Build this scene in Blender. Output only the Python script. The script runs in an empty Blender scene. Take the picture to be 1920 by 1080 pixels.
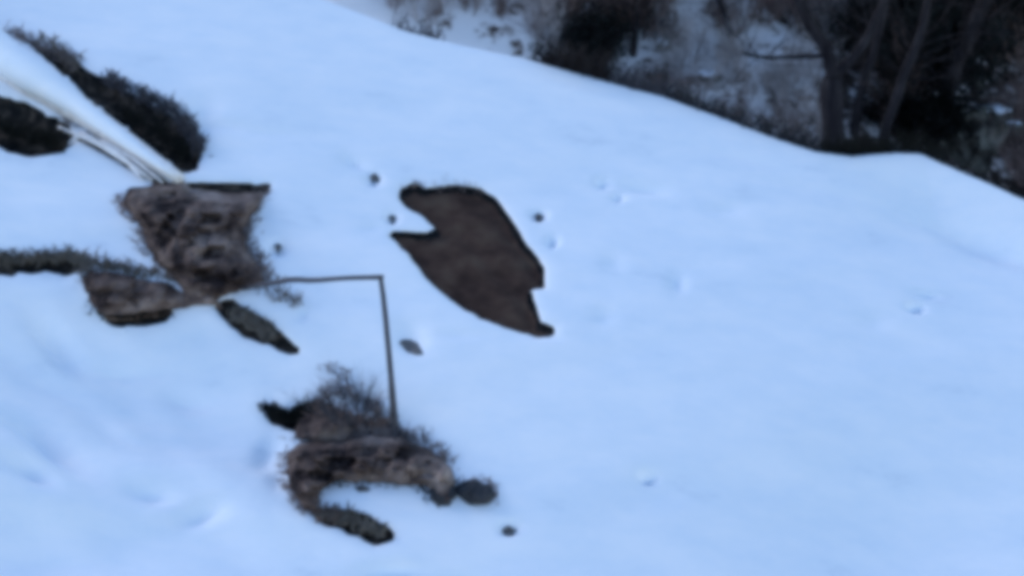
import bpy, bmesh, math, random
import numpy as np
from mathutils import Vector, Matrix, noise
random.seed(7); np.random.seed(7)
scene = bpy.context.scene
C = scene.collection

# ------------------------------------------------------------ camera
CAM = Vector((0, 0, 3.4)); PITCH = math.radians(-22); FOVH = math.radians(36)
cd = bpy.data.cameras.new('camera'); cam = bpy.data.objects.new('camera', cd); C.objects.link(cam)
cam.location = CAM; cam.rotation_euler = (math.radians(90) + PITCH, 0, 0)
cd.sensor_width = 36; cd.angle = FOVH; cd.clip_start = 0.1; cd.clip_end = 2000
cd.dof.use_dof = True; cd.dof.focus_distance = 7.2; cd.dof.aperture_fstop = 4.5
scene.camera = cam
# ------------------------------------------------------------ sky, sun, exposure
SUN_EL, SUN_AZ = math.radians(24), math.radians(300)
w = bpy.data.worlds.new('World'); scene.world = w; w.use_nodes = True
nt = w.node_tree; bg = nt.nodes['Background']
sky = nt.nodes.new('ShaderNodeTexSky'); sky.sky_type = 'NISHITA'; sky.sun_disc = False
sky.sun_elevation = SUN_EL; sky.sun_rotation = SUN_AZ
sky.air_density = 1.0; sky.dust_density = 0.2; sky.ozone_density = 2.0
nt.links.new(sky.outputs[0], bg.inputs[0]); bg.inputs[1].default_value = 0.15
sd = bpy.data.lights.new('sun', 'SUN'); sd.energy = 0.6; sd.angle = math.radians(25); sd.color = (1, .95, .88)
sun = bpy.data.objects.new('sun', sd); C.objects.link(sun)
dv = Vector((math.sin(SUN_AZ) * math.cos(SUN_EL), math.cos(SUN_AZ) * math.cos(SUN_EL), math.sin(SUN_EL)))
sun.rotation_euler = dv.to_track_quat('Z', 'Y').to_euler()
scene.view_settings.view_transform = 'Standard'; scene.view_settings.look = 'None'
scene.view_settings.gamma = 1; scene.view_settings.exposure = 1.08
scene.render.engine = 'CYCLES'
scene.cycles.use_denoising = True
scene.cycles.pixel_filter_type = 'GAUSSIAN'; scene.cycles.filter_width = 7.0
scene.cycles.max_bounces = 6

# ------------------------------------------------------------ terrain functions
A_, B_ = -0.12, 0.25
FPX = 960 / math.tan(FOVH / 2)
cp, sp = math.cos(PITCH), math.sin(PITCH)
def ray(px, py):
    u = (px - 960) / FPX; v = -(py - 540) / FPX
    return Vector((u, cp - v * sp, sp + v * cp)).normalized()
def plane_pt(px, py, lift=0.0):
    d = ray(px, py)
    # CAM.z + t dz = A x + B (y-8.34) + lift
    t = (CAM.z + B_ * 8.34 - lift) / (A_ * d.x + B_ * d.y - d.z)
    return CAM + d * t
crest_px = [(-2200, -150), (-1000, -130), (-300, -110), (250, -85), (600, 0), (700, 38), (760, 62), (850, 85), (1000, 118), (1140, 158), (1240, 184),
            (1340, 220), (1450, 262), (1530, 289), (1600, 298), (1680, 292), (1730, 293), (1800, 325), (1860, 350), (1920, 378), (2100, 430), (2500, 480), (3200, 520), (4500, 560)]
cpts = [plane_pt(*p) for p in crest_px]
CX = np.array([p.x for p in cpts]); CY = np.array([p.y for p in cpts])
def fnoise(x, y, s, seed=0.0):
    # cheap smooth 2-D noise of sines, vectorised
    x = x * s; y = y * s
    return (np.sin(x * 1.3 + y * .7 + seed) + np.sin(x * -.8 + y * 1.6 + seed * 2.1 + 1.3) + np.sin(x * 2.1 + y * 1.1 + seed * .7 + 4.) * .6
            + np.sin(-x * 1.7 + y * 2.7 + seed * 1.9 + 2.) * .5) / 3.1
# hollows and marks in the snow: px, py, radius x, radius y (px), tilt deg, depth m
DIMPLES = [(100, 600, 60, 22, 35, .08), (350, 685, 50, 18, 12, .035), (80, 800, 90, 30, 35, .10), (60, 878, 50, 20, 25, .07), (150, 850, 150, 60, 20, .04),
           (280, 897, 50, 20, 8, .05), (372, 937, 50, 22, -15, .045), (520, 463, 16, 12, 0, .05), (1010, 408, 13, 10, 0, .06),
           (1036, 464, 10, 12, 0, .04), (1210, 352, 55, 13, 8, .035), (1130, 340, 14, 12, 0, .03), (1160, 370, 12, 10, 0, .03), (1365, 395, 36, 14, 0, .02), (1270, 552, 18, 22, 0, .025), (1150, 510, 22, 22, 0, .015),
           (1718, 577, 15, 9, 0, .05), (1740, 547, 28, 8, 8, .03), (1215, 908, 16, 9, 0, .045), (1230, 925, 60, 34, 0, .02), (1130, 625, 22, 20, 0, .015), (1640, 610, 30, 18, 0, .015),
           (955, 997, 18, 10, 0, .05), (770, 650, 34, 24, 45, .05), (700, 336, 14, 12, 20, .05), (665, 305, 26, 12, 30, .03), (740, 1070, 70, 16, 0, .05), (850, 1085, 50, 14, 0, .04),
           (430, 235, 60, 9, 5, .02), (500, 250, 60, 9, 5, .02), (735, 410, 10, 10, 0, .05), (570, 590, 16, 14, 0, .02), (700, 430, 22, 12, 0, .015),
           (1010, 660, 60, 7, 5, .015), (860, 650, 50, 8, 5, .012), (690, 735, 30, 12, 0, .02), (500, 800, 25, 40, 20, .035), (520, 870, 20, 30, 0, .02),
           (1700, 330, 200, 22, 12, .05), (1850, 420, 120, 26, 25, .07), (1420, 300, 120, 12, 14, .02), (1550, 350, 140, 14, 8, .02), (380, 215, 30, 40, 30, .03),
           (1060, 130, 60, 7, 14, .02), (1100, 175, 90, 9, 14, -.02), (230, 640, 60, 9, 3, .02), (60, 660, 120, 22, 25, .03), (330, 780, 100, 40, 0, .02), (200, 760, 60, 20, 30, .03),
           (1800, 400, 260, 120, 20, .14), (300, 700, 420, 150, 15, .22), (1250, 700, 500, 300, 10, -.10), (1700, 1000, 300, 200, 0, .10), (100, 1020, 300, 90, 0, .10), (250, 520, 160, 60, 0, -.05)]
DW = []
for (px, py, rx, ry, tl, dp) in DIMPLES:
    c = plane_pt(px, py); t = math.radians(tl)
    e1 = plane_pt(px + rx * math.cos(t), py + rx * math.sin(t)) - c
    e2 = plane_pt(px - ry * math.sin(t), py + ry * math.cos(t)) - c
    M = np.linalg.inv(np.array([[e1.x, e2.x], [e1.y, e2.y]]))
    DW.append((c.x, c.y, M, dp * (1.0 if px < 450 else 1.1)))
# swells (soft mounds) same format, negative depth = mound
def far_h(x, y):
    x = np.asarray(x, float); y = np.asarray(y, float)
    t = np.maximum(y - 15.5 + 0.0 * x, 0)
    z = -4.0 + 60 * (1 - np.exp(-t * .5 / 60)) - .05 * x
    return z + .28 * fnoise(x, y, .9, 3.) + .10 * fnoise(x, y, 2.6, 8.) + .7 * fnoise(x, y, .25, 5.)
def snow_h(x, y):
    x = np.asarray(x, float); y = np.asarray(y, float)
    z = A_ * x + B_ * (y - 8.34)
    yc = np.interp(x, CX, CY)
    amp = np.clip((yc - y) / 1.2, 0, 1)
    z = z + amp * (.022 * fnoise(x, y, 1.3, 1.) + .008 * fnoise(x, y, 3.7, 2.) + .0025 * fnoise(x, y, 11., 2.))
    left = np.clip((.8 - x - .35 * (y - 7)) / 2.5, 0, 1) * np.clip((9.2 - y) / 1., 0, 1)
    z = z + left * (.026 * fnoise(x * .7 + y * .5, y * 1.5 + x * .45, 3.2, 7.) + .009 * fnoise(x, y * 1.6 + x * .5, 8., 3.))
    amp2 = np.clip((yc - y) / .6, 0, 1)
    for cx, cy, M, dp in DW:
        u = M[0, 0] * (x - cx) + M[0, 1] * (y - cy); v = M[1, 0] * (x - cx) + M[1, 1] * (y - cy)
        r2 = u * u + v * v
        z = z - amp2 * dp * np.exp(-r2 * 1.1) * (np.abs(r2) < 12)
    s = np.maximum(y - yc, 0)
    return z - 1.15 * s * s / (s + .22)
def hs(x, y): return float(snow_h(x, y))
def G(px, py, lift=0.0):
    """world point seen at this photo pixel on the snow surface, raised by lift"""
    p = plane_pt(px, py, lift); d = ray(px, py)
    t = (p - CAM).length
    for _ in range(6):
        q = CAM + d * t
        t += (q.z - hs(q.x, q.y) - lift) / (-(d.z - A_ * d.x - B_ * d.y))
    return CAM + d * t
def at(px, py, y):
    d = ray(px, py); return CAM + d * ((y - CAM.y) / d.y)
def FG(px, py):
    """point on the far hillside"""
    d = ray(px, py); t = 14.
    while t < 80:
        q = CAM + d * t
        if q.z < float(far_h(q.x, q.y)) and q.y > 14: return q
        t += .05
    return CAM + d * 30

# ------------------------------------------------------------ materials
def mat(name, build):
    m = bpy.data.materials.new(name); m.use_nodes = True
    n = m.node_tree; p = n.nodes['Principled BSDF']; build(n, p, n.links); return m
def tex(n, kind='ShaderNodeTexNoise', scale=5, detail=6, rough=.6, coord='Object', stretch=None):
    tc = n.nodes.new('ShaderNodeTexCoord'); t = n.nodes.new(kind)
    mp = n.nodes.new('ShaderNodeMapping'); n.links.new(tc.outputs[coord], mp.inputs[0])
    if stretch: mp.inputs['Scale'].default_value = stretch
    n.links.new(mp.outputs[0], t.inputs['Vector'])
    t.inputs['Scale'].default_value = scale
    if 'Detail' in t.inputs: t.inputs['Detail'].default_value = detail
    if kind == 'ShaderNodeTexNoise': t.inputs['Roughness'].default_value = rough
    return t
def ramp(n, src, stops):
    r = n.nodes.new('ShaderNodeValToRGB'); el = r.color_ramp.elements
    el[0].position, el[0].color = stops[0][0], (*stops[0][1], 1)
    el[1].position, el[1].color = stops[-1][0], (*stops[-1][1], 1)
    for pos, col in stops[1:-1]:
        e = el.new(pos); e.color = (*col, 1)
    n.links.new(src, r.inputs[0]); return r
def bump(n, p, src, st, dist=.02):
    b = n.nodes.new('ShaderNodeBump'); b.inputs['Strength'].default_value = st; b.inputs['Distance'].default_value = dist
    n.links.new(src, b.inputs['Height']); n.links.new(b.outputs[0], p.inputs['Normal'])
def simple(stops, scale, rough=.9, bst=.5, bd=.02, stretch=None, detail=8):
    def f(n, p, l):
        t = tex(n, scale=scale, detail=detail, stretch=stretch)
        l.new(ramp(n, t.outputs[0], stops).outputs[0], p.inputs['Base Color'])
        p.inputs['Roughness'].default_value = rough
        p.inputs['Specular IOR Level'].default_value = .05
        bump(n, p, t.outputs[0], bst, bd)
    return f
def f_snow(n, p, l):
    t = tex(n, scale=1.6, detail=8, rough=.7, stretch=(1, 1.8, 1)); l.new(ramp(n, t.outputs[0], [(.22, (.60, .66, .76)), (.40, (.77, .82, .90)), (.65, (.87, .88, .93))]).outputs[0], p.inputs['Base Color'])
    p.inputs['Roughness'].default_value = .75; p.inputs['Specular IOR Level'].default_value = .2
    t2 = tex(n, scale=9, detail=9, rough=.7); bump(n, p, t2.outputs[0], .35, .02)
M_snow = mat('snow', f_snow)
M_soil = mat('wet_soil', simple([(.36, (.034, .020, .017)), (.5, (.062, .037, .029)), (.66, (.090, .060, .045))], 4.5, .95, .5, .02))
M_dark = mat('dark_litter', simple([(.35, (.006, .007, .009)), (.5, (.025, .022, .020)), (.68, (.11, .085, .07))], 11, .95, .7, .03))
M_rimshade = mat('rim_shade', simple([(.35, (.006, .007, .010)), (.7, (.022, .02, .02))], 14, .95, .6, .02))  # near-black colour painted in for the shade below the snow lip
M_rock = mat('brown_rock', simple([(.37, (.022, .016, .017)), (.47, (.09, .063, .056)), (.58, (.165, .122, .108)), (.72, (.33, .26, .235))], 3.2, .9, .5, .03, (1.2, 1, 2.2), detail=5))
M_stone = mat('grey_stone', simple([(.3, (.02, .022, .028)), (.6, (.05, .05, .055)), (.8, (.09, .08, .08))], 8, .9, .6, .02))
M_pebble = mat('pale_pebble', simple([(.3, (.07, .07, .075)), (.7, (.20, .19, .19))], 20, .9, .3))
M_pale = mat('pale_wood', simple([(.3, (.50, .46, .46)), (.5, (.76, .73, .74)), (.7, (.88, .87, .88))], 5, .8, .4, .01, (1, 6, 6)))
M_bark = mat('dark_bark', simple([(.3, (.012, .010, .012)), (.55, (.03, .025, .026)), (.8, (.07, .06, .06))], 4, .95, .8, .03, (3, 3, .6)))
M_gbark = mat('grey_bark', simple([(.3, (.05, .04, .042)), (.55, (.12, .095, .095)), (.8, (.2, .17, .17))], 4, .95, .8, .03, (3, 3, .6)))
M_twig = mat('twig_brown', simple([(.3, (.10, .068, .060)), (.7, (.32, .225, .20))], 3, .95, .1))
M_twigp = mat('twig_pale', simple([(.3, (.30, .26, .25)), (.7, (.55, .49, .47))], 3, .95, .1))
M_stalk = mat('grey_stalk', simple([(.3, (.045, .045, .055)), (.7, (.10, .095, .11))], 12, .9, .3, .01))
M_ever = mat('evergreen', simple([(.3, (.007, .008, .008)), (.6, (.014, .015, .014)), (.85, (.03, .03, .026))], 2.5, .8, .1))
M_olive = mat('olive_leaf', simple([(.3, (.08, .07, .062)), (.7, (.23, .205, .185))], 3, .8, .1))
M_pgrass = mat('grey_grass', simple([(.3, (.12, .095, .095)), (.7, (.32, .27, .27))], 4, .95, .1))
M_straw = mat('dry_grass', simple([(.3, (.10, .085, .08)), (.7, (.24, .21, .19))], 4, .95, .1))
M_brock = mat('hill_rock', simple([(.38, (.02, .018, .016)), (.5, (.08, .075, .062)), (.64, (.18, .17, .145))], 4.5, .9, .8, .06))
def f_hill(n, p, l):
    t = tex(n, scale=2.6, detail=9, rough=.75)
    t2 = tex(n, scale=.42, detail=3)
    tc = n.nodes.new('ShaderNodeTexCoord'); sx = n.nodes.new('ShaderNodeSeparateXYZ'); l.new(tc.outputs['Object'], sx.inputs[0])
    # more snow lies towards -x (the open side), little under the thicket
    mr = n.nodes.new('ShaderNodeMapRange'); mr.inputs[1].default_value = -4; mr.inputs[2].default_value = 8; mr.inputs[3].default_value = .22; mr.inputs[4].default_value = -.08
    l.new(sx.outputs[0], mr.inputs[0])
    a = n.nodes.new('ShaderNodeMath'); a.operation = 'ADD'; l.new(t.outputs[0], a.inputs[0]); l.new(mr.outputs[0], a.inputs[1])
    b = n.nodes.new('ShaderNodeMath'); b.operation = 'MULTIPLY_ADD'; l.new(t2.outputs[0], b.inputs[0]); b.inputs[1].default_value = .5; b.inputs[2].default_value = -.25
    c = n.nodes.new('ShaderNodeMath'); c.operation = 'ADD'; l.new(a.outputs[0], c.inputs[0]); l.new(b.outputs[0], c.inputs[1])
    r = ramp(n, c.outputs[0], [(.42, (.025, .017, .015)), (.48, (.10, .075, .065)), (.52, (.45, .39, .37)), (.57, (.88, .84, .84))])
    l.new(r.outputs[0], p.inputs['Base Color']); p.inputs['Roughness'].default_value = .9; p.inputs['Specular IOR Level'].default_value = .1
    bump(n, p, t.outputs[0], .8, .12)
M_hill = mat('litter_and_snow', f_hill)

# ------------------------------------------------------------ object helpers
def tag(o, label=None, cat=None, group=None, kind=None):
    if label: o['label'] = label
    if cat: o['category'] = cat
    if group: o['group'] = group
    if kind: o['kind'] = kind
    return o
def mesh_obj(name, verts, faces, m, parent=None, smooth=True, origin=None):
    verts = np.asarray(verts, float).reshape(-1, 3)
    if origin is not None: verts = verts - np.array(origin)
    me = bpy.data.meshes.new(name); me.from_pydata(verts.tolist(), [], faces); me.materials.append(m)
    if smooth: me.polygons.foreach_set('use_smooth', [True] * len(me.polygons))
    me.update()
    o = bpy.data.objects.new(name, me); C.objects.link(o)
    if origin is not None and parent is None: o.location = origin
    if parent: o.parent = parent
    return o
def empty(name, loc):
    o = bpy.data.objects.new(name, None); C.objects.link(o); o.location = loc; o.empty_display_size = .2; return o
class MB:
    def __init__(s): s.v = []; s.f = []
    def tube(s, pts, rad, n=6, cap=True):
        base = len(s.v); prev = None
        for i, p in enumerate(pts):
            d = (pts[min(i + 1, len(pts) - 1)] - pts[max(i - 1, 0)]).normalized()
            a = d.orthogonal().normalized() if prev is None else (prev - d * prev.dot(d)).normalized()
            prev = a; b = d.cross(a)
            for k in range(n):
                t = 2 * math.pi * k / n
                s.v.append(p + (a * math.cos(t) + b * math.sin(t)) * rad[i])
        for i in range(len(pts) - 1):
            for k in range(n):
                s.f.append((base + i * n + k, base + i * n + (k + 1) % n, base + (i + 1) * n + (k + 1) % n, base + (i + 1) * n + k))
        if cap:
            s.f.append(tuple(base + k for k in range(n))[::-1]); e = base + (len(pts) - 1) * n
            s.f.append(tuple(e + k for k in range(n)))
    def leaf(s, c, size):
        a = Vector((random.gauss(0, 1), random.gauss(0, 1), random.gauss(0, 1))).normalized(); b = a.orthogonal().normalized()
        i = len(s.v); s.v += [c - a * size, c + b * size * .45, c + a * size, c - b * size * .45]; s.f.append((i, i + 1, i + 2, i + 3))
    def obj(s, name, m, parent=None, origin=None):
        return mesh_obj(name, [tuple(v) for v in s.v], s.f, m, parent, origin=origin)
def inpoly(P, x, y):
    c = np.zeros(np.shape(x), bool); n = len(P)
    for i in range(n):
        x1, y1 = P[i]; x2, y2 = P[(i + 1) % n]
        cond = (y1 > y) != (y2 > y)
        with np.errstate(divide='ignore', invalid='ignore'):
            c ^= cond & (x < (x2 - x1) * (y - y1) / (y2 - y1 + 1e-12) + x1)
    return c
def dist_poly(P, x, y):
    """distance to and nearest point on a closed outline"""
    D = np.full(np.shape(x), 1e9); NX = np.zeros(np.shape(x)); NY = np.zeros(np.shape(x))
    for i in range(len(P)):
        x1, y1 = P[i]; x2, y2 = P[(i + 1) % len(P)]; dx, dy = x2 - x1, y2 - y1
        t = np.clip(((x - x1) * dx + (y - y1) * dy) / (dx * dx + dy * dy + 1e-12), 0, 1)
        qx, qy = x1 + t * dx, y1 + t * dy; d = np.hypot(x - qx, y - qy)
        k = d < D; D = np.where(k, d, D); NX = np.where(k, qx, NX); NY = np.where(k, qy, NY)
    return D, NX, NY
def roughen(poly, step=14, amp=3.0, seed=0):
    """closed photo outline -> denser, slightly ragged outline"""
    out = []
    for i in range(len(poly)):
        a, b = poly[i], poly[(i + 1) % len(poly)]
        n = max(1, int(math.hypot(b[0] - a[0], b[1] - a[1]) / step))
        for k in range(n):
            t = k / n; x = a[0] + (b[0] - a[0]) * t; y = a[1] + (b[1] - a[1]) * t
            q = noise.noise_vector(Vector((x / 22., y / 22., seed))) + .9 * noise.noise_vector(Vector((x / 8., y / 8., seed + 9)))
            out.append((x + q.x * amp, y + q.y * amp))
    return out

# ------------------------------------------------------------ openings melted in the snow
OPEN = {
 'leaf': ([(750,352),(775,338),(800,350),(850,343),(905,352),(935,372),(960,408),(985,450),(1010,480),(1022,500),(1022,537),(996,541),(1007,575),(1015,600),(1042,610),(1040,630),(1005,630),(960,617),(900,595),(850,565),(800,520),(760,470),(731,440),(735,431),(800,433),(815,425),(790,403),(760,385),(745,370)], 2.),
 'upper': ([(20,58),(70,78),(118,100),(150,116),(205,150),(260,180),(320,212),(352,245),(380,290),(370,316),(345,325),(300,292),(255,255),(200,212),(160,176),(120,138),(75,100),(35,70)], 5.),
 'lower': ([(-90,165),(0,175),(50,190),(90,215),(130,235),(140,262),(118,288),(60,293),(30,288),(0,272),(-90,262)], 4.),
 'streak': ([(-90,466),(0,472),(60,478),(130,468),(165,482),(168,505),(130,512),(60,510),(0,515),(-90,512)], 4.),
 'slit': ([(130,252),(180,258),(240,288),(300,328),(322,345),(292,346),(240,312),(190,284)], 2.),
 'under': ([(180,590),(230,580),(310,575),(345,560),(310,600),(270,608),(210,606)], 2.),
 'gap': ([(340,342),(420,340),(508,342),(503,362),(440,368),(360,366)], 2.),
 'spur': ([(395,568),(430,553),(465,575),(505,600),(545,635),(572,662),(540,662),(500,642),(455,628),(428,602)], 3.),
 'fringe': ([(488,768),(508,752),(535,772),(560,755),(600,745),(630,760),(690,785),(745,790),(770,830),(700,840),(600,835),(560,805),(525,800)], 5.),
 'tail': ([(575,955),(640,950),(690,962),(735,988),(742,1008),(705,1020),(650,995),(600,975)], 3.),
}
OPW = {k: [(lambda p: (p.x, p.y))(G(*q)) for q in roughen(v[0], 8, v[1] * 1.2, i * 3.3)] for i, (k, v) in enumerate(OPEN.items())}

# ------------------------------------------------------------ snow slope mesh
def axis(lo, d0, d1, hi, step, grow=1.18):
    mid = list(np.arange(d0, d1, step)); L = []; s = step; x = d0
    while x > lo: s *= grow; x -= s; L.append(x)
    R = []; s = step; x = mid[-1]
    while x < hi: s *= grow; x += s; R.append(x)
    return np.array(L[::-1] + mid + R)
gx = axis(-45, -3.9, 4.9, 45, .02); gy = axis(-20, 5.6, 12.6, 24, .02)
X, Y = np.meshgrid(gx, gy)
inside = np.zeros(X.shape, bool)
for P in OPW.values(): inside |= inpoly(P, X, Y)
# faces whose 4 corners all lie inside are dropped; corner points near a rim are snapped onto it
nx, ny = len(gx), len(gy)
SX, SY = X.copy(), Y.copy()
face_in = inside[:-1, :-1].astype(int) + inside[1:, :-1] + inside[:-1, 1:] + inside[1:, 1:]
drop = face_in == 4
keepv = np.zeros(X.shape, bool)
for a, b in ((0, 0), (1, 0), (0, 1), (1, 1)):
    keepv[a:ny - 1 + a, b:nx - 1 + b] |= ~drop
snapv = keepv & inside
for P in OPW.values():
    ip = inpoly(P, X, Y) & snapv
    if ip.any():
        D, NX, NY = dist_poly(P, X[ip], Y[ip]); SX[ip] = NX; SY[ip] = NY
Z = snow_h(SX, SY)
# snow thins and rounds a little towards each rim
for k, P in OPW.items():
    bb = np.array(P); m = (X > bb[:, 0].min() - .3) & (X < bb[:, 0].max() + .3) & (Y > bb[:, 1].min() - .3) & (Y < bb[:, 1].max() + .3)
    D, _, _ = dist_poly(P, SX[m], SY[m])
    Z[m] -= .022 * np.exp(-(D / .035)) - .012 * np.exp(-(D / .12))
idx = np.arange(nx * ny).reshape(ny, nx)
q = np.stack([idx[:-1, :-1], idx[:-1, 1:], idx[1:, 1:], idx[1:, :-1]], -1)[~drop]
vv = np.stack([SX, SY, Z], -1).reshape(-1, 3)
o = mesh_obj('snow_slope', vv, q.tolist(), M_snow); tag(o, kind='structure')
bm = bmesh.new(); bm.from_mesh(o.data)
bmesh.ops.delete(bm, geom=[v for v in bm.verts if not v.link_faces], context='VERTS')
be = [e for e in bm.edges if e.is_boundary and abs(e.verts[0].co.x) < 40 and -15 < e.verts[0].co.y < 15]
r = bmesh.ops.extrude_edge_only(bm, edges=be)
allw = [np.array(P) for P in OPW.values()]
for v in [g for g in r['geom'] if isinstance(g, bmesh.types.BMVert)]:
    best = min(allw, key=lambda P: np.min(np.hypot(P[:, 0] - v.co.x, P[:, 1] - v.co.y)))
    c = best.mean(0); j = np.argmin(np.hypot(best[:, 0] - v.co.x, best[:, 1] - v.co.y)); n_ = len(best)
    tg = best[(j + 1) % n_] - best[(j - 1) % n_]; nr = np.array([tg[1], -tg[0]]); nr /= (np.linalg.norm(nr) + 1e-9)
    t_ = (v.co.x + nr[0] * .01, v.co.y + nr[1] * .01)
    if inpoly([tuple(p) for p in best], np.array([t_[0]]), np.array([t_[1]]))[0]: nr = -nr
    v.co.x += nr[0] * .05; v.co.y += nr[1] * .05; v.co.z -= .018
for f in bm.faces: f.smooth = True
bm.to_mesh(o.data); bm.free()

# bare ground seen in each opening
def patch(key, name, m, label, cat, depth=.055, relief=.02, freq=6, group=None, trough=.0):
    P = OPW[key]; a = np.array(P); lo = a.min(0) - .09; hi = a.max(0) + .09
    st = .0125; xs = np.arange(lo[0], hi[0], st); ys = np.arange(lo[1], hi[1], st); XX, YY = np.meshgrid(xs, ys)
    ins = inpoly(P, XX, YY); D, _, _ = dist_poly(P, XX, YY); ok = ins | (D < .11)
    zz = snow_h(XX, YY) - depth + relief * fnoise(XX, YY, freq * 2, 4.) + relief * .5 * fnoise(XX, YY, freq * 5, 1.)
    w_ = np.clip(np.where(ins, D, 0) / .045, 0, 1); w_ = w_ * w_ * (3 - 2 * w_)
    zz = zz - trough * np.exp(-((D - .05) / .05) ** 2) * ins
    zz = w_ * zz + (1 - w_) * (snow_h(XX, YY) - .044)
    id_ = -np.ones(XX.shape, int); id_[ok] = np.arange(ok.sum())
    V = np.stack([XX[ok], YY[ok], zz[ok]], -1); n0 = len(V)
    qd = np.stack([id_[:-1, :-1], id_[:-1, 1:], id_[1:, 1:], id_[1:, :-1]], -1).reshape(-1, 4); qd = qd[(qd >= 0).all(1)]
    c = V.mean(0)
    ob = mesh_obj(name, V, qd.tolist(), m, origin=tuple(c)); tag(ob, label, cat, group)
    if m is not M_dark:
        ob.data.materials.append(M_rimshade); Dk = np.where(ins, D, 0)[ok]  # rim faces take the painted shade colour, with a ragged inner edge
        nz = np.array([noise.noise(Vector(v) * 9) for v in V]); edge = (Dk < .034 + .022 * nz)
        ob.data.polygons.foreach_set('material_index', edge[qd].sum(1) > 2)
    return ob
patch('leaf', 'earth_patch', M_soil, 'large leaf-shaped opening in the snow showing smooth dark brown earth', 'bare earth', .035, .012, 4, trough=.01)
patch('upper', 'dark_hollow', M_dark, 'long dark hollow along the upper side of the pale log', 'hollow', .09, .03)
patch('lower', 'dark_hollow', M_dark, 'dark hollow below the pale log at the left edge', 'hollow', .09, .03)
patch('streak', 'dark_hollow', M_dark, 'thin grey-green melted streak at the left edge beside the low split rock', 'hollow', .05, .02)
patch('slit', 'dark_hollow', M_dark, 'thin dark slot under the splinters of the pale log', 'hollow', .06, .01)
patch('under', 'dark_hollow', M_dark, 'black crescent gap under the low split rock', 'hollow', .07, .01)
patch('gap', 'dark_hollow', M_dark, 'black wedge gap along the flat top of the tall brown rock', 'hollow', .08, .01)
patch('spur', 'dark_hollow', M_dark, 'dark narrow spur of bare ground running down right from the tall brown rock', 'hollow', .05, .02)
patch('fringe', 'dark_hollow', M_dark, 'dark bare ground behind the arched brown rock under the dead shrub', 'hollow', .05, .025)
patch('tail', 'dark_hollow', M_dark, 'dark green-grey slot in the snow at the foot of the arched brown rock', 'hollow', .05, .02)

# ------------------------------------------------------------ rocks
def rock(name, poly, H, W, m, label, cat='rock', seed=0, crag=.5, group=None, step=6, tilt=0.0, amp=3):
    P = roughen(poly, 10, amp, seed + 50); a = np.array(P); lo = a.min(0) - step; hi = a.max(0) + step
    xs = np.arange(lo[0], hi[0], step); ys = np.arange(lo[1], hi[1], step); XX, YY = np.meshgrid(xs, ys)
    ins = inpoly(P, XX, YY); f4 = ins[:-1, :-1].astype(int) + ins[1:, :-1] + ins[:-1, 1:] + ins[1:, 1:]; keep = f4 > 0
    kv = np.zeros(XX.shape, bool)
    for p_, q_ in ((0, 0), (1, 0), (0, 1), (1, 1)): kv[p_:len(ys) - 1 + p_, q_:len(xs) - 1 + q_] |= keep
    D, NX, NY = dist_poly(P, XX, YY); out = kv & ~ins
    XX = np.where(out, NX, XX); YY = np.where(out, NY, YY); D = np.where(out, 0, D)
    yt, yb = a[:, 1].min(), a[:, 1].max()
    id_ = {}; V = []
    for i in range(len(ys)):
        for j in range(len(xs)):
            if not kv[i, j]: continue
            x, y, d = XX[i, j], YY[i, j], D[i, j]
            c1 = noise.fractal(Vector((x / 45. + seed, y / 30., seed)), .8, 2., 5)
            rg = 1 - abs(noise.noise(Vector((x / 40. + y / 40., y / 12. - x / 24., seed + 4)))) * 2
            cell = noise.cell(Vector((x / 34. + y / 70. + seed, y / 21., seed)))
            k = 1 - math.exp(-d / W)
            h = H * k * (.75 + .35 * crag * c1 + .34 * crag * rg + .42 * crag * cell) + tilt * (yb - y) / (yb - yt + 1) * min(1, d / 6.)
            if d < .01: h = -.02
            q3 = G(x, y, h); id_[(i, j)] = len(V); V.append(tuple(q3))
    F = [(id_[(i + 1, j)], id_[(i + 1, j + 1)], id_[(i, j + 1)], id_[(i, j)]) for i in range(len(ys) - 1) for j in range(len(xs) - 1) if keep[i, j]]
    # skirt down into the ground so that the rock is a closed, solid body
    cnt = {}
    for f in F:
        for k in range(4): e = (f[k], f[(k + 1) % 4]); cnt[tuple(sorted(e))] = cnt.get(tuple(sorted(e)), 0) + 1; 
    skirt = {}
    def low(i):
        if i not in skirt: skirt[i] = len(V); V.append((V[i][0], V[i][1], V[i][2] - .14))
        return skirt[i]
    F2 = []
    for f in F:
        for k in range(4):
            a_, b_ = f[k], f[(k + 1) % 4]
            if cnt[tuple(sorted((a_, b_)))] == 1: F2.append((b_, a_, low(a_), low(b_)))
    c = np.mean(np.array(V), 0)
    ob = mesh_obj(name, V, F + F2, m, smooth=False, origin=tuple(c))
    if label: tag(ob, label, cat, group)
    return ob
rock('rock_outcrop', [(226,375),(238,352),(300,343),(345,335),(360,355),(430,362),(498,362),(490,385),(470,410),(458,430),(465,470),(492,500),(500,528),(470,545),(430,552),(400,572),(350,562),(335,535),(300,505),(276,468),(262,425),(240,400)],
     .13, 22, M_rock, 'tall brown-grey jagged rock wide at the top and narrow at the foot', seed=1, crag=.8)
rock('split_rock', [(150,520),(168,508),(222,508),(262,522),(320,530),(345,545),(400,548),(415,572),(350,578),(310,584),(250,588),(195,594),(165,570)],
     .09, 12, M_rock, 'low split brown rock with pale streaks, left of the foot of the tall rock', seed=5, crag=1.0)
rock('arched_rock', [(533,852),(556,832),(600,822),(640,826),(700,815),(760,822),(812,842),(848,876),(858,905),(842,948),(818,942),(800,912),(750,910),(690,906),(630,904),(605,922),(594,962),(565,950),(541,912)],
     .11, 14, M_rock, 'brown-grey rock ledge arching over snow in the lower middle', seed=9, crag=.8)
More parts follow.
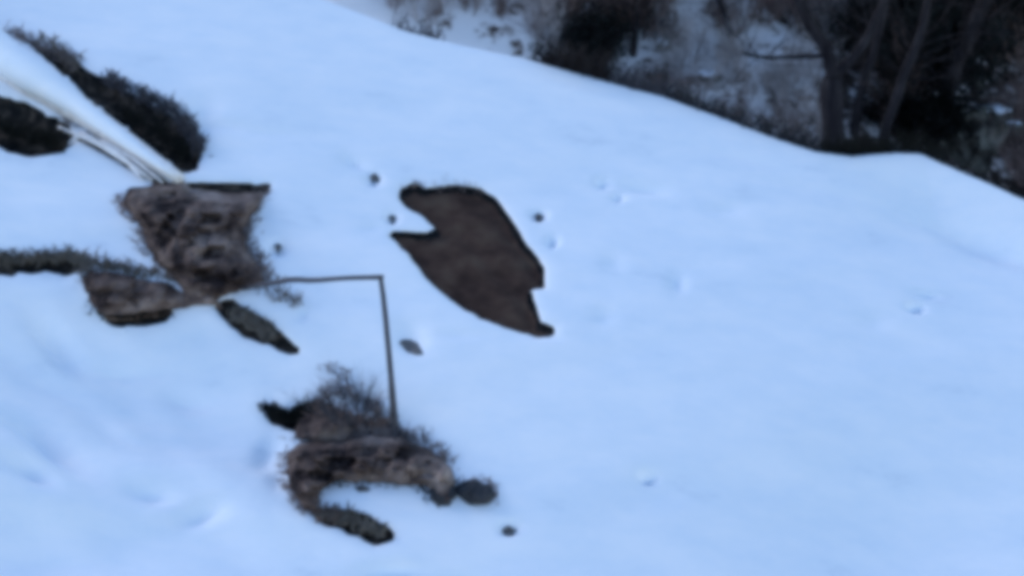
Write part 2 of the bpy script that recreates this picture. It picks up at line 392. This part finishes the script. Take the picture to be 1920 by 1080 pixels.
rock('small_rock', [(548,822),(562,782),(600,760),(640,768),(668,800),(650,828),(600,832)], .08, 12, M_rock, 'brown rock knob on top of the left end of the arched ledge', seed=12, crag=.8)
rock('dark_stone', [(850,925),(858,903),(890,898),(920,908),(932,928),(915,948),(880,950)], .07, 12, M_stone, 'dark grey rounded stone at the right end of the arched ledge', 'stone', 14, 1.0)
rock('dark_stone', [(800,912),(822,902),(850,905),(862,922),(845,950),(822,952),(808,938)], .05, 10, M_stone, 'dark stone wedged between the arched ledge and the rounded stone', 'stone', 23, 1.0)
rock('dark_stone', [(745,640),(762,632),(785,642),(798,664),(782,668),(760,660)], .025, 8, M_pebble, 'small dark stone lying alone in snow right of the upright stalk', 'stone', 15, .4, step=4, amp=1)
rock('dark_stone', [(660,912),(680,907),(698,914),(690,924),(668,925)], .02, 6, M_pebble, 'tiny dark stone in the snow under the arch of the ledge', 'stone', 16, .4, step=4, amp=1)
rock('dark_stone', [(938,990),(955,984),(972,994),(960,1004),(942,1003)], .015, 6, M_pebble, 'small grey stone near the bottom, below right of the rounded stone', 'stone', 17, .4, step=4, amp=1)
rock('dark_stone', [(690,328),(704,322),(716,336),(712,346),(698,344)], .02, 6, M_pebble, 'small dark stone just left of the top of the leaf-shaped opening', 'stone', 18, .4, step=4, amp=1)
rock('dark_stone', [(1002,404),(1010,398),(1020,406),(1012,415)], .015, 6, M_pebble, 'small grey pebble right of the upper rim of the leaf-shaped opening', 'stone', 19, .4, step=3, amp=1)
rock('dark_stone', [(512,460),(521,455),(530,463),(521,470)], .015, 6, M_pebble, 'small grey pebble right of the tall brown rock', 'stone', 20, .4, step=3, amp=1)
rock('dark_stone', [(727,406),(735,401),(746,409),(740,418)], .015, 6, M_pebble, 'small dark pebble on the snow tongue at the left rim of the leaf-shaped opening', 'stone', 21, .4, step=3, amp=1)

# ------------------------------------------------------------ pale log with snow cover
def logline(pts, lifts): return [G(x, y, l) for (x, y), l in zip(pts, lifts)]
lg = empty('fallen_log', G(150, 200)); tag(lg, 'pale snow-dusted fallen log tapering down to the tall rock from the left edge', 'log')
L0 = lg.location.copy()
def dens(pts, rad, n=6):
    P, R = [], []
    for i in range(len(pts) - 1):
        for k in range(n):
            t = k / n; P.append(pts[i].lerp(pts[i + 1], t)); R.append(rad[i] + (rad[i + 1] - rad[i]) * t)
    P.append(pts[-1]); R.append(rad[-1]); return P, R
ax = logline([(-160, -2), (-60, 67), (60, 147), (150, 207), (240, 267), (338, 336)], [.10, .10, .09, .08, .07, .06])
P, R = dens(ax, [.15, .14, .115, .085, .06, .035]); mb = MB()
R = [r * (1 + .06 * noise.noise(p * 6)) for p, r in zip(P, R)]
mb.tube([p - L0 for p in P], R, 16); mb.obj('log_trunk', M_pale, lg)
mb = MB(); sl = [p + Vector((-.01, -.02, .02)) for p in logline([(-160, -8), (-60, 62), (60, 143), (150, 203), (240, 266), (325, 330)], [.14, .14, .12, .10, .085, .06])]
P, R = dens(sl, [.17, .155, .115, .065, .04, .012]); R = [r * (1 + .12 * noise.noise(p * 5)) for p, r in zip(P, R)]
mb.tube([p - L0 for p in P], R, 14); mb.obj('snow_cover', M_snow, lg)
for pts, r_ in (([(150, 248), (215, 285), (285, 338)], .016), ([(190, 262), (250, 298), (305, 342)], .014), ([(110, 238), (180, 268), (240, 305), (268, 338)], .013)):
    q_ = logline(pts, [.05, .05, .04, .04][:len(pts)]); mb = MB(); P, R = dens(q_, [r_ * .7] + [r_] * (len(q_) - 2) + [r_ * .5], 4)
    mb.tube([p - L0 for p in P], R, 7); mb.obj('splinter', M_pale, lg)

# ------------------------------------------------------------ bent stalk
base = G(742, 815); b0 = base - Vector((0, 0, .06))
top = at(713, 521, base.y + .05); m1 = at(733, 705, base.y + .01); m2 = at(723, 600, base.y + .03)
e1 = at(640, 523, base.y + .15); e2 = at(540, 526, base.y + .45); e3 = G(455, 540, .03)
st = empty('bent_stalk', base); tag(st, 'thin grey dead stalk rising from the ledge, snapped over at a right angle', 'stalk')
mb = MB(); P, R = dens([b0, m1, m2, top], [.024, .015, .014, .012], 5); mb.tube([p - base + Vector((noise.noise(p * 4), 0, 0)) * .008 for p in P], R, 8); mb.obj('upright_stem', M_stalk, st)
mb = MB(); P, R = dens([top + Vector((.012, 0, .004)), e1, e2, e3], [.013, .012, .016, .008], 5); mb.tube([p - base + Vector((0, 0, noise.noise(p * 5))) * .008 for p in P], R, 8); mb.obj('snapped_stem', M_stalk, st)

# ------------------------------------------------------------ twiggy shrubs, grass tufts
def branch(mb, p, d, ln, r, depth, spread=.6, n=3, up=.12, kids=4, segs=4, tips=None):
    pts = [p]; rad = [r]
    for i in range(segs):
        d = (d + Vector((random.gauss(0, .16), random.gauss(0, .16), random.gauss(0, .12) + up))).normalized()
        pts.append(pts[-1] + d * ln / segs); rad.append(r * (1 - .55 * (i + 1) / segs))
    mb.tube(pts, rad, n, cap=False)
    if tips is not None and depth <= 1: tips += pts[2:]
    if depth > 0:
        for k in range(kids):
            j = random.randint(1, segs); nd = (d + Vector((random.gauss(0, spread), random.gauss(0, spread), random.gauss(0, spread * .7)))).normalized()
            branch(mb, pts[j], nd, ln * random.uniform(.5, .75), rad[j] * .6, depth - 1, spread, n, up, kids, segs, tips)
def shrub_mesh(name, m, h=1.2, stems=7, r=.012, kids=4, depth=2, spread=.6, lean=.5):
    mb = MB()
    for s in range(stems):
        a = random.uniform(0, 6.28); d = Vector((math.cos(a) * lean, math.sin(a) * lean, 1)).normalized()
        branch(mb, Vector((math.cos(a), math.sin(a), 0)) * .05 - Vector((0, 0, .03)), d, h * random.uniform(.45, .7), r, depth, spread, 3, .08, kids)
    me = mb.obj(name, m); return me
def tuft(name, m, pxs, n, ln, label, cat, spread=.5, width=.006, group=None, lean=(0, 0)):
    mb = MB(); o0 = G(*pxs[0])
    for k in range(n):
        i = random.randrange(len(pxs) - 1); j = i + 1; t = random.random()
        x = pxs[i][0] * (1 - t) + pxs[j][0] * t + random.gauss(0, 7); y = pxs[i][1] * (1 - t) + pxs[j][1] * t + random.gauss(0, 6)
        p = G(x, y, -.012) - o0; d = Vector((random.gauss(lean[0], spread), random.gauss(lean[1], spread), 1)).normalized(); l_ = ln * random.uniform(.4, 1.1)
        q_ = p + d * l_ * .55; e = q_ + (d + Vector((random.gauss(0, .5), random.gauss(0, .5), -.35))).normalized() * l_ * .5
        mb.tube([p, q_, e], [width, width * .8, width * .3], 3, cap=False)
    ob = mb.obj(name, m); ob.location = o0; tag(ob, label, cat, group); return ob
tuft('grass_tuft', M_stalk, [(200, 150), (270, 185), (330, 220), (360, 255), (375, 290)], 520, .10, 'fuzzy grey-purple dead grass along the upper rim of the long hollow', 'grass')
tuft('grass_tuft', M_olive, [(80, 78), (115, 100), (150, 125)], 60, .09, 'sparse green-grey grass at the upper left end of the long hollow', 'grass')
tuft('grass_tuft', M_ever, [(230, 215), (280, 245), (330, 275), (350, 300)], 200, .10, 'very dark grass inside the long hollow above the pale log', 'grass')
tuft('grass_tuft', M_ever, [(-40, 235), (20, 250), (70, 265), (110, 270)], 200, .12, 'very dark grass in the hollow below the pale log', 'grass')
tuft('grass_tuft', M_straw, [(480, 540), (520, 560), (560, 575), (500, 515)], 120, .08, 'pale dry grass right of the foot of the tall rock', 'grass', width=.004)
tuft('grass_tuft', M_olive, [(440, 590), (470, 605), (510, 635)], 220, .06, 'green-grey grass in the narrow dark spur', 'grass')
tuft('grass_tuft', M_olive, [(-40, 485), (60, 490), (130, 485), (200, 505), (290, 525)], 420, .07, 'green-grey grass along the thin streak at the left edge', 'grass')
tuft('grass_tuft', M_olive, [(600, 965), (660, 978), (715, 1000)], 240, .05, 'green-grey grass in the slot at the foot of the arched ledge', 'grass')
tuft('grass_tuft', M_twig, [(590, 770), (640, 790), (720, 805)], 180, .08, 'dark brown dead grass behind the arched ledge', 'grass')
tuft('grass_tuft', M_ever, [(498, 768), (530, 782), (560, 785), (585, 765)], 200, .06, 'dark grass at the left end of the bare ground behind the arched ledge', 'grass')
tuft('grass_tuft', M_stone, [(815, 915), (835, 930), (850, 915)], 60, .05, 'dark grass between the arched ledge and the rounded stone', 'grass')
sb = shrub_mesh('dead_shrub', M_stalk, .32, 22, .0045, 5, 2, .6, .9); sb.location = G(650, 790); tag(sb, 'small grey leafless shrub behind the knob, left of the upright stalk', 'shrub')
sb = shrub_mesh('dead_shrub', M_stalk, .14, 14, .005, 4, 2, .5, .8); sb.location = G(775, 835); tag(sb, 'tiny grey leafless shrub right of the base of the upright stalk', 'shrub')

def rim(px, n, ln, m, label, w=.004, **k): return tuft('grass_tuft', m, px, int(n * 1.3), ln * 1.5, label, 'grass', .8, w, **k)
rim([(226, 375), (240, 400), (262, 425), (276, 468), (300, 505), (335, 535)], 260, .045, M_twig, 'short brown grass fringing the left side of the tall rock')
rim([(498, 362), (470, 410), (458, 430), (465, 470), (492, 500), (500, 528)], 320, .05, M_pgrass, 'short grey grass fringing the right side of the tall rock')
rim([(150, 520), (200, 505), (262, 515), (320, 528), (380, 540)], 260, .05, M_straw, 'pale grass fringing the top of the low split rock')
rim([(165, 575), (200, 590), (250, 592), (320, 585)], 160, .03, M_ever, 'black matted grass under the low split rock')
rim([(533, 852), (541, 912), (565, 950), (600, 965), (640, 972)], 260, .04, M_twig, 'brown grass along the left leg of the arched ledge')
rim([(556, 832), (640, 820), (700, 812), (760, 820), (812, 842), (848, 876)], 300, .045, M_pgrass, 'grey-brown grass along the top of the arched ledge')
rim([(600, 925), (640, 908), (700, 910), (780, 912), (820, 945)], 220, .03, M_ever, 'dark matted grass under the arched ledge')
rim([(600, 745), (640, 735), (700, 770), (720, 790)], 200, .05, M_pgrass, 'grey hazy grass behind the small leafless shrub')
rim([(10, 62), (60, 80), (110, 100), (150, 120)], 220, .05, M_pgrass, 'thin grey grass continuing the long hollow towards the left edge')
rim([(612, 695), (640, 705), (655, 722)], 60, .04, M_pgrass, 'faint grey grass clump up the slope from the small leafless shrub')
rim([(120, 225), (160, 235), (200, 262), (240, 290)], 200, .05, M_pgrass, 'grey-purple grass along the underside of the pale log')
rim([(755, 345), (790, 345), (850, 345), (905, 355)], 60, .02, M_pgrass, 'short grey grass along the top rim of the leaf-shaped opening')
rim([(870, 905), (920, 912), (930, 940)], 90, .03, M_twig, 'short dark grass around the rounded stone at the end of the ledge')
def crest_brush(x0, x1, n, ln, m, label):
    mb = MB(); o0 = None
    for k in range(n):
        x = random.uniform(x0, x1); p = plane_pt(x, crest_y(x)); p = Vector((p.x, p.y + abs(random.gauss(.12, .12)) + .05, 0)); p.z = hs(p.x, p.y) - .03
        if o0 is None: o0 = p.copy()
        d = Vector((random.gauss(0, .5), random.gauss(0, .4), 1)).normalized(); p = p - o0; L = ln * random.uniform(.3, 1)
        q_ = p + d * L * .6; mb.tube([p, q_, q_ + (d + Vector((random.gauss(0, .5), 0, 0))).normalized() * L * .4], [.005, .004, .002], 3, cap=False)
    ob = mb.obj('crest_brush', m); ob.location = o0; tag(ob, label, 'brush')
crest_y = lambda x: float(np.interp(x, [p[0] for p in crest_px], [p[1] for p in crest_px]))
crest_brush(1010, 1140, 420, .30, M_bark, 'dark brush on the snow crest at the left end of the dark woods')
crest_brush(1140, 1260, 260, .26, M_stalk, 'grey-blue brush along the crest below the small snow-capped rocks')
crest_brush(1260, 1540, 520, .24, M_stone, 'low dark brush along the crest left of the forked tree')
crest_brush(1540, 1780, 500, .24, M_ever, 'black brush along the dip in the crest under the forked tree')
crest_brush(1780, 2000, 200, .13, M_ever, 'black brush along the crest at the right edge')
crest_brush(730, 820, 90, .20, M_stalk, 'sparse grey-blue brush near the upper end of the crest')

# ------------------------------------------------------------ far hillside
hx = axis(-150, -8, 12, 150, .12); hy = axis(6, 14, 28, 300, .12)
XX, YY = np.meshgrid(hx, hy); ZZ = far_h(XX, YY); idx = np.arange(XX.size).reshape(XX.shape)
q = np.stack([idx[:-1, :-1], idx[:-1, 1:], idx[1:, 1:], idx[1:, :-1]], -1).reshape(-1, 4)
o = mesh_obj('hillside', np.stack([XX, YY, ZZ], -1).reshape(-1, 3), q.tolist(), M_hill); tag(o, kind='structure')
def hillz(x, y): return float(far_h(x, y))

# boulders and snow lumps
def boulder(px, py, rx, ry, label, m=M_brock, cap=False, name='boulder', seed=0, dy=0.):
    p = FG(px, py); dist = (p - CAM).length; s = dist / FPX
    mb = bmesh.new(); bmesh.ops.create_icosphere(mb, subdivisions=4, radius=1)
    for v in mb.verts:
        n_ = noise.fractal(v.co * 1.1 + Vector((seed, 0, seed * 2)), .9, 2, 4); c_ = noise.cell(v.co * 2.2 + Vector((seed, 1, 0)))
        v.co *= 1 + .5 * n_ + .2 * c_
        v.co = Vector((v.co.x * rx * s, v.co.y * rx * s * .8, v.co.z * ry * s))
    me = bpy.data.meshes.new(name); mb.to_mesh(me); mb.free(); me.materials.append(m)
    ob = bpy.data.objects.new(name, me); C.objects.link(ob); ob.location = (p.x, p.y, hillz(p.x, p.y) + ry * s * .35)
    tag(ob, label, 'rock')
    if cap:
        mb = bmesh.new(); bmesh.ops.create_icosphere(mb, subdivisions=3, radius=1)
        for v in mb.verts:
            v.co *= 1 + .25 * noise.noise(v.co * 1.6 + Vector((seed, 3, 0)))
            v.co = Vector((v.co.x * rx * s * .95, v.co.y * rx * s * .8, v.co.z * ry * s * .5 + ry * s * .65))
        me = bpy.data.meshes.new('snow_cap'); mb.to_mesh(me); mb.free(); me.materials.append(M_snow)
        for pl in me.polygons: pl.use_smooth = True
        c_ = bpy.data.objects.new('snow_cap', me); C.objects.link(c_); c_.parent = ob
    return ob
boulder(1820, 290, 50, 58, 'grey-green boulder at the right edge just beyond the snow crest', seed=1)
boulder(1832, 158, 15, 12, 'small snow-capped rock high in the dark thicket on the right', cap=True, seed=2)
boulder(1860, 218, 32, 13, 'long snow-capped rock above the grey-green boulder', cap=True, seed=3)
boulder(1893, 248, 22, 13, 'snow-capped rock at the right edge beside the long one', cap=True, seed=4)
boulder(1752, 205, 12, 9, 'tiny snow-capped rock right of the leaning tree', cap=True, seed=8)
boulder(1700, 62, 16, 10, 'small snow-capped rock high up behind the leaning tree', cap=True, seed=9)
boulder(1330, 150, 20, 11, 'low snow-capped rock in the pale shrubs left of the forked tree', cap=True, seed=10)
boulder(1245, 92, 14, 14, 'small pale snow-capped rock among the brown shrubs', cap=True, seed=6)
boulder(1225, 148, 13, 12, 'small snow-capped rock right on the crest left of the thicket', cap=True, seed=7)

# ------------------------------------------------------------ trees
def tree(name, m, paths, label, crown_m=None, twigs=60, leaves=0, leaf_size=.06, top_r=.02, group=None):
    """paths: list of (points as (px,py), start radius px, end radius px, y distance, y drift)"""
    fp = paths[0]; y0 = fp[3]; b = at(*fp[0][0], y0); b = Vector((b.x, y0, hillz(b.x, y0) - .1)); s = (b - CAM).length / FPX
    t = empty(name, b); tag(t, label, 'tree', group)
    mb = MB(); ends = []; crown = MB(); tips = []
    for k, (pts, r0, r1, yy, dr) in enumerate(paths):
        W = [at(px, py, yy + dr * i / max(1, len(pts) - 1)) for i, (px, py) in enumerate(pts)]
        if k == 0: W = [b] + W
        R = [(r0 + (r1 - r0) * (i / (len(W) - 1))) * s for i in range(len(W))]
        if k == 0: R[0] *= 1.4
        P, R = dens(W, R, 6); P = [p + Vector((noise.noise(p * 1.7), 0, noise.noise(p * 1.9 + Vector((5, 0, 0))))) * .05 for p in P]
        R = [r * (1 + .15 * noise.noise(p * 3)) for p, r in zip(P, R)]
        mb.tube([p - b for p in P], R, 10)
        if k > 0 or len(paths) == 1:
            for c_ in range(twigs):
                j = random.randrange(len(P) // 3, len(P)); d = Vector((random.gauss(0, 1), random.gauss(0, .8), random.gauss(.5, .6))).normalized()
                branch(crown, P[j] - b, d, random.uniform(.5, 1.3), max(.008, R[j] * .22), 1, .6, 3, .06, 3, 4, tips)
    mb.obj('trunk', m, t)
    if crown.v: crown.obj('crown', crown_m or m, t)
    if leaves:
        lf = MB()
        for k in range(leaves):
            c_ = random.choice(tips) + Vector((random.gauss(0, .1), random.gauss(0, .1), random.gauss(0, .1))); lf.leaf(c_, leaf_size * random.uniform(.6, 1.3))
        lf.obj('leaves', M_olive, t)
    return t
tree('forked_tree', M_bark, [([(1562, 230), (1566, 150)], 23, 19, 18.3, 0), ([(1566, 150), (1545, 90), (1512, 30), (1480, -40), (1450, -160), (1430, -330)], 14, 6, 18.3, -.2),
     ([(1566, 150), (1598, 110), (1632, 55), (1670, -20), (1690, -150), (1700, -320)], 11, 5, 18.3, .3), ([(1540, 104), (1500, 101), (1440, 108), (1390, 95)], 5, 2, 18.3, 0)],
     'dark trunk forking into two limbs just behind the snow crest', twigs=12)
tree('leaning_tree', M_bark, [([(1660, 250), (1690, 150), (1725, 60), (1755, -40), (1800, -200), (1830, -380)], 12, 5, 18.8, .4)], 'slimmer dark trunk leaning right, right of the forked tree', twigs=30)
tree('dark_tree', M_bark, [([(1600, 260), (1615, 180), (1640, 80), (1675, -30), (1690, -300)], 11, 6, 19.2, .3)], 'dark straight trunk between the forked and the leaning trees', twigs=12)
tree('dark_tree', M_bark, [([(1760, 250), (1790, 120), (1850, -10), (1900, -200)], 20, 9, 19.6, .3)], 'thick dark trunk in the thicket right of the leaning tree', twigs=40)
tree('pale_tree', M_twigp, [([(1465, 190), (1468, 100), (1472, 20), (1480, -200)], 7, 5, 21.5, .2)], 'thin pale trunk left of the forked tree', twigs=14)
tree('thin_tree', M_bark, [([(1395, 200), (1380, 100), (1350, 0), (1330, -220)], 7, 5, 20.5, .2)], 'thin dark trunk bent left, left of the pale trunk', twigs=30)
tree('thin_tree', M_bark, [([(1180, 120), (1195, 40), (1190, -60), (1200, -250)], 8, 5, 20.5, .2)], 'thin dark trunk above the brown thicket on the crest', twigs=30)
tree('thin_tree', M_gbark, [([(1060, 90), (1050, 20), (1058, -60), (1050, -250)], 5, 4, 21.5, .2)], 'thin grey trunk at the left end of the woods', twigs=20)
tree('thin_tree', M_bark, [([(880, 60), (885, 10), (880, -60), (890, -220)], 4, 3, 22.5, .2)], 'thin dark sapling above the pale gap left of the woods', twigs=14)

# ------------------------------------------------------------ shrubs on the hillside
SH = {}
def shrubs(kind, m, label, group, spots, sc=(.7, 1.2), h=1.3, stems=8, r=.014, kids=5, depth=2, leaf=None, nleaf=0, lsz=.05):
    protos = []
    for (px, py) in spots:
        if len(protos) < 4:
            mb = MB(); tips = []
            for s in range(stems):
                a = random.uniform(0, 6.28); d = Vector((math.cos(a) * .55, math.sin(a) * .55, 1)).normalized()
                branch(mb, Vector((math.cos(a), math.sin(a), 0)) * .08 - Vector((0, 0, .05)), d, h * random.uniform(.45, .7), r, depth, .6, 3, .08, kids, 4, tips)
            root = mb.obj(kind, m)
            if nleaf:
                lf = MB()
                for k in range(nleaf):
                    c_ = random.choice(tips) + Vector((random.gauss(0, .07), random.gauss(0, .07), random.gauss(0, .07))); lf.leaf(c_, lsz * random.uniform(.6, 1.4))
                lf.obj('leaves', leaf, root)
            protos.append(root); ob = root
        else:
            src = random.choice(protos); ob = src.copy(); C.objects.link(ob)
            for ch in src.children:
                c_ = ch.copy(); C.objects.link(c_); c_.parent = ob
        p = FG(px, py); ob.location = (p.x, p.y, hillz(p.x, p.y)); ob.rotation_euler = (0, 0, random.uniform(0, 6.28)); s_ = random.uniform(*sc); ob.scale = (s_, s_, s_ * random.uniform(.85, 1.15))
        w_ = [n_ for lim, n_ in ((900, 'left of the woods'), (1100, 'above the pale gap'), (1260, 'by the small snow-capped rocks'), (1400, 'left of the thin bent tree'),
              (1545, 'left of the forked tree'), (1650, 'among the forked limbs'), (1790, 'right of the leaning tree'), (9999, 'by the right-hand boulders')) if px < lim][0]
        w2 = 'high up' if py < crest_y(px) * .35 else 'low down'
        tag(ob, label + ' ' + w2 + ' ' + w_, 'shrub', group + ' ' + w2 + ' ' + w_)
def scatter(x0, x1, n, y0=lambda x: 0, y1=lambda x: 0):
    out = []
    for k in range(n):
        x = random.uniform(x0, x1); out.append((x, random.uniform(y0(x), y1(x))))
    return out
crest_y = lambda x: float(np.interp(x, [p[0] for p in crest_px], [p[1] for p in crest_px]))
shrubs('evergreen_shrub', M_bark, 'near-black evergreen shrub', 'evergreen shrubs',
       scatter(1640, 1775, 14, lambda x: -120, lambda x: crest_y(x) - 10) + scatter(1775, 2050, 22, lambda x: -160, lambda x: 95 + .0 * x), (.7, 1.2), 1.2, 7, .015, 4, 2, M_ever, 1500, .06)
shrubs('brown_shrub', M_twig, 'dark brown leafless shrub', 'brown leafless shrubs',
       scatter(1660, 2000, 26, lambda x: -100, lambda x: crest_y(x) - 30) + scatter(1050, 1250, 30, lambda x: -110, lambda x: crest_y(x) - 50) + scatter(1250, 1560, 26, lambda x: -110, lambda x: 95), (.5, 1.0))
shrubs('crest_shrub', M_bark, 'dense dark leafy shrub', 'dense dark shrubs',
       scatter(1060, 1230, 12, lambda x: 60, lambda x: crest_y(x) + 25), (.45, .7), 1.1, 9, .016, 5, 2, M_ever, 380, .05)
shrubs('pale_shrub', M_twigp, 'pale grey leafless shrub', 'pale shrubs',
       scatter(740, 1080, 22, lambda x: -60, lambda x: crest_y(x) - 25) + scatter(1260, 1540, 22, lambda x: 110, lambda x: crest_y(x) - 5) + scatter(1540, 1650, 12, lambda x: -60, lambda x: 90), (.3, .7))
shrubs('low_shrub', M_twig, 'low twiggy shrub', 'low twiggy shrubs',
       scatter(720, 1040, 12, lambda x: -20, lambda x: crest_y(x) - 20) + scatter(1200, 1560, 16, lambda x: crest_y(x) - 40, lambda x: crest_y(x) + 30), (.25, .5))
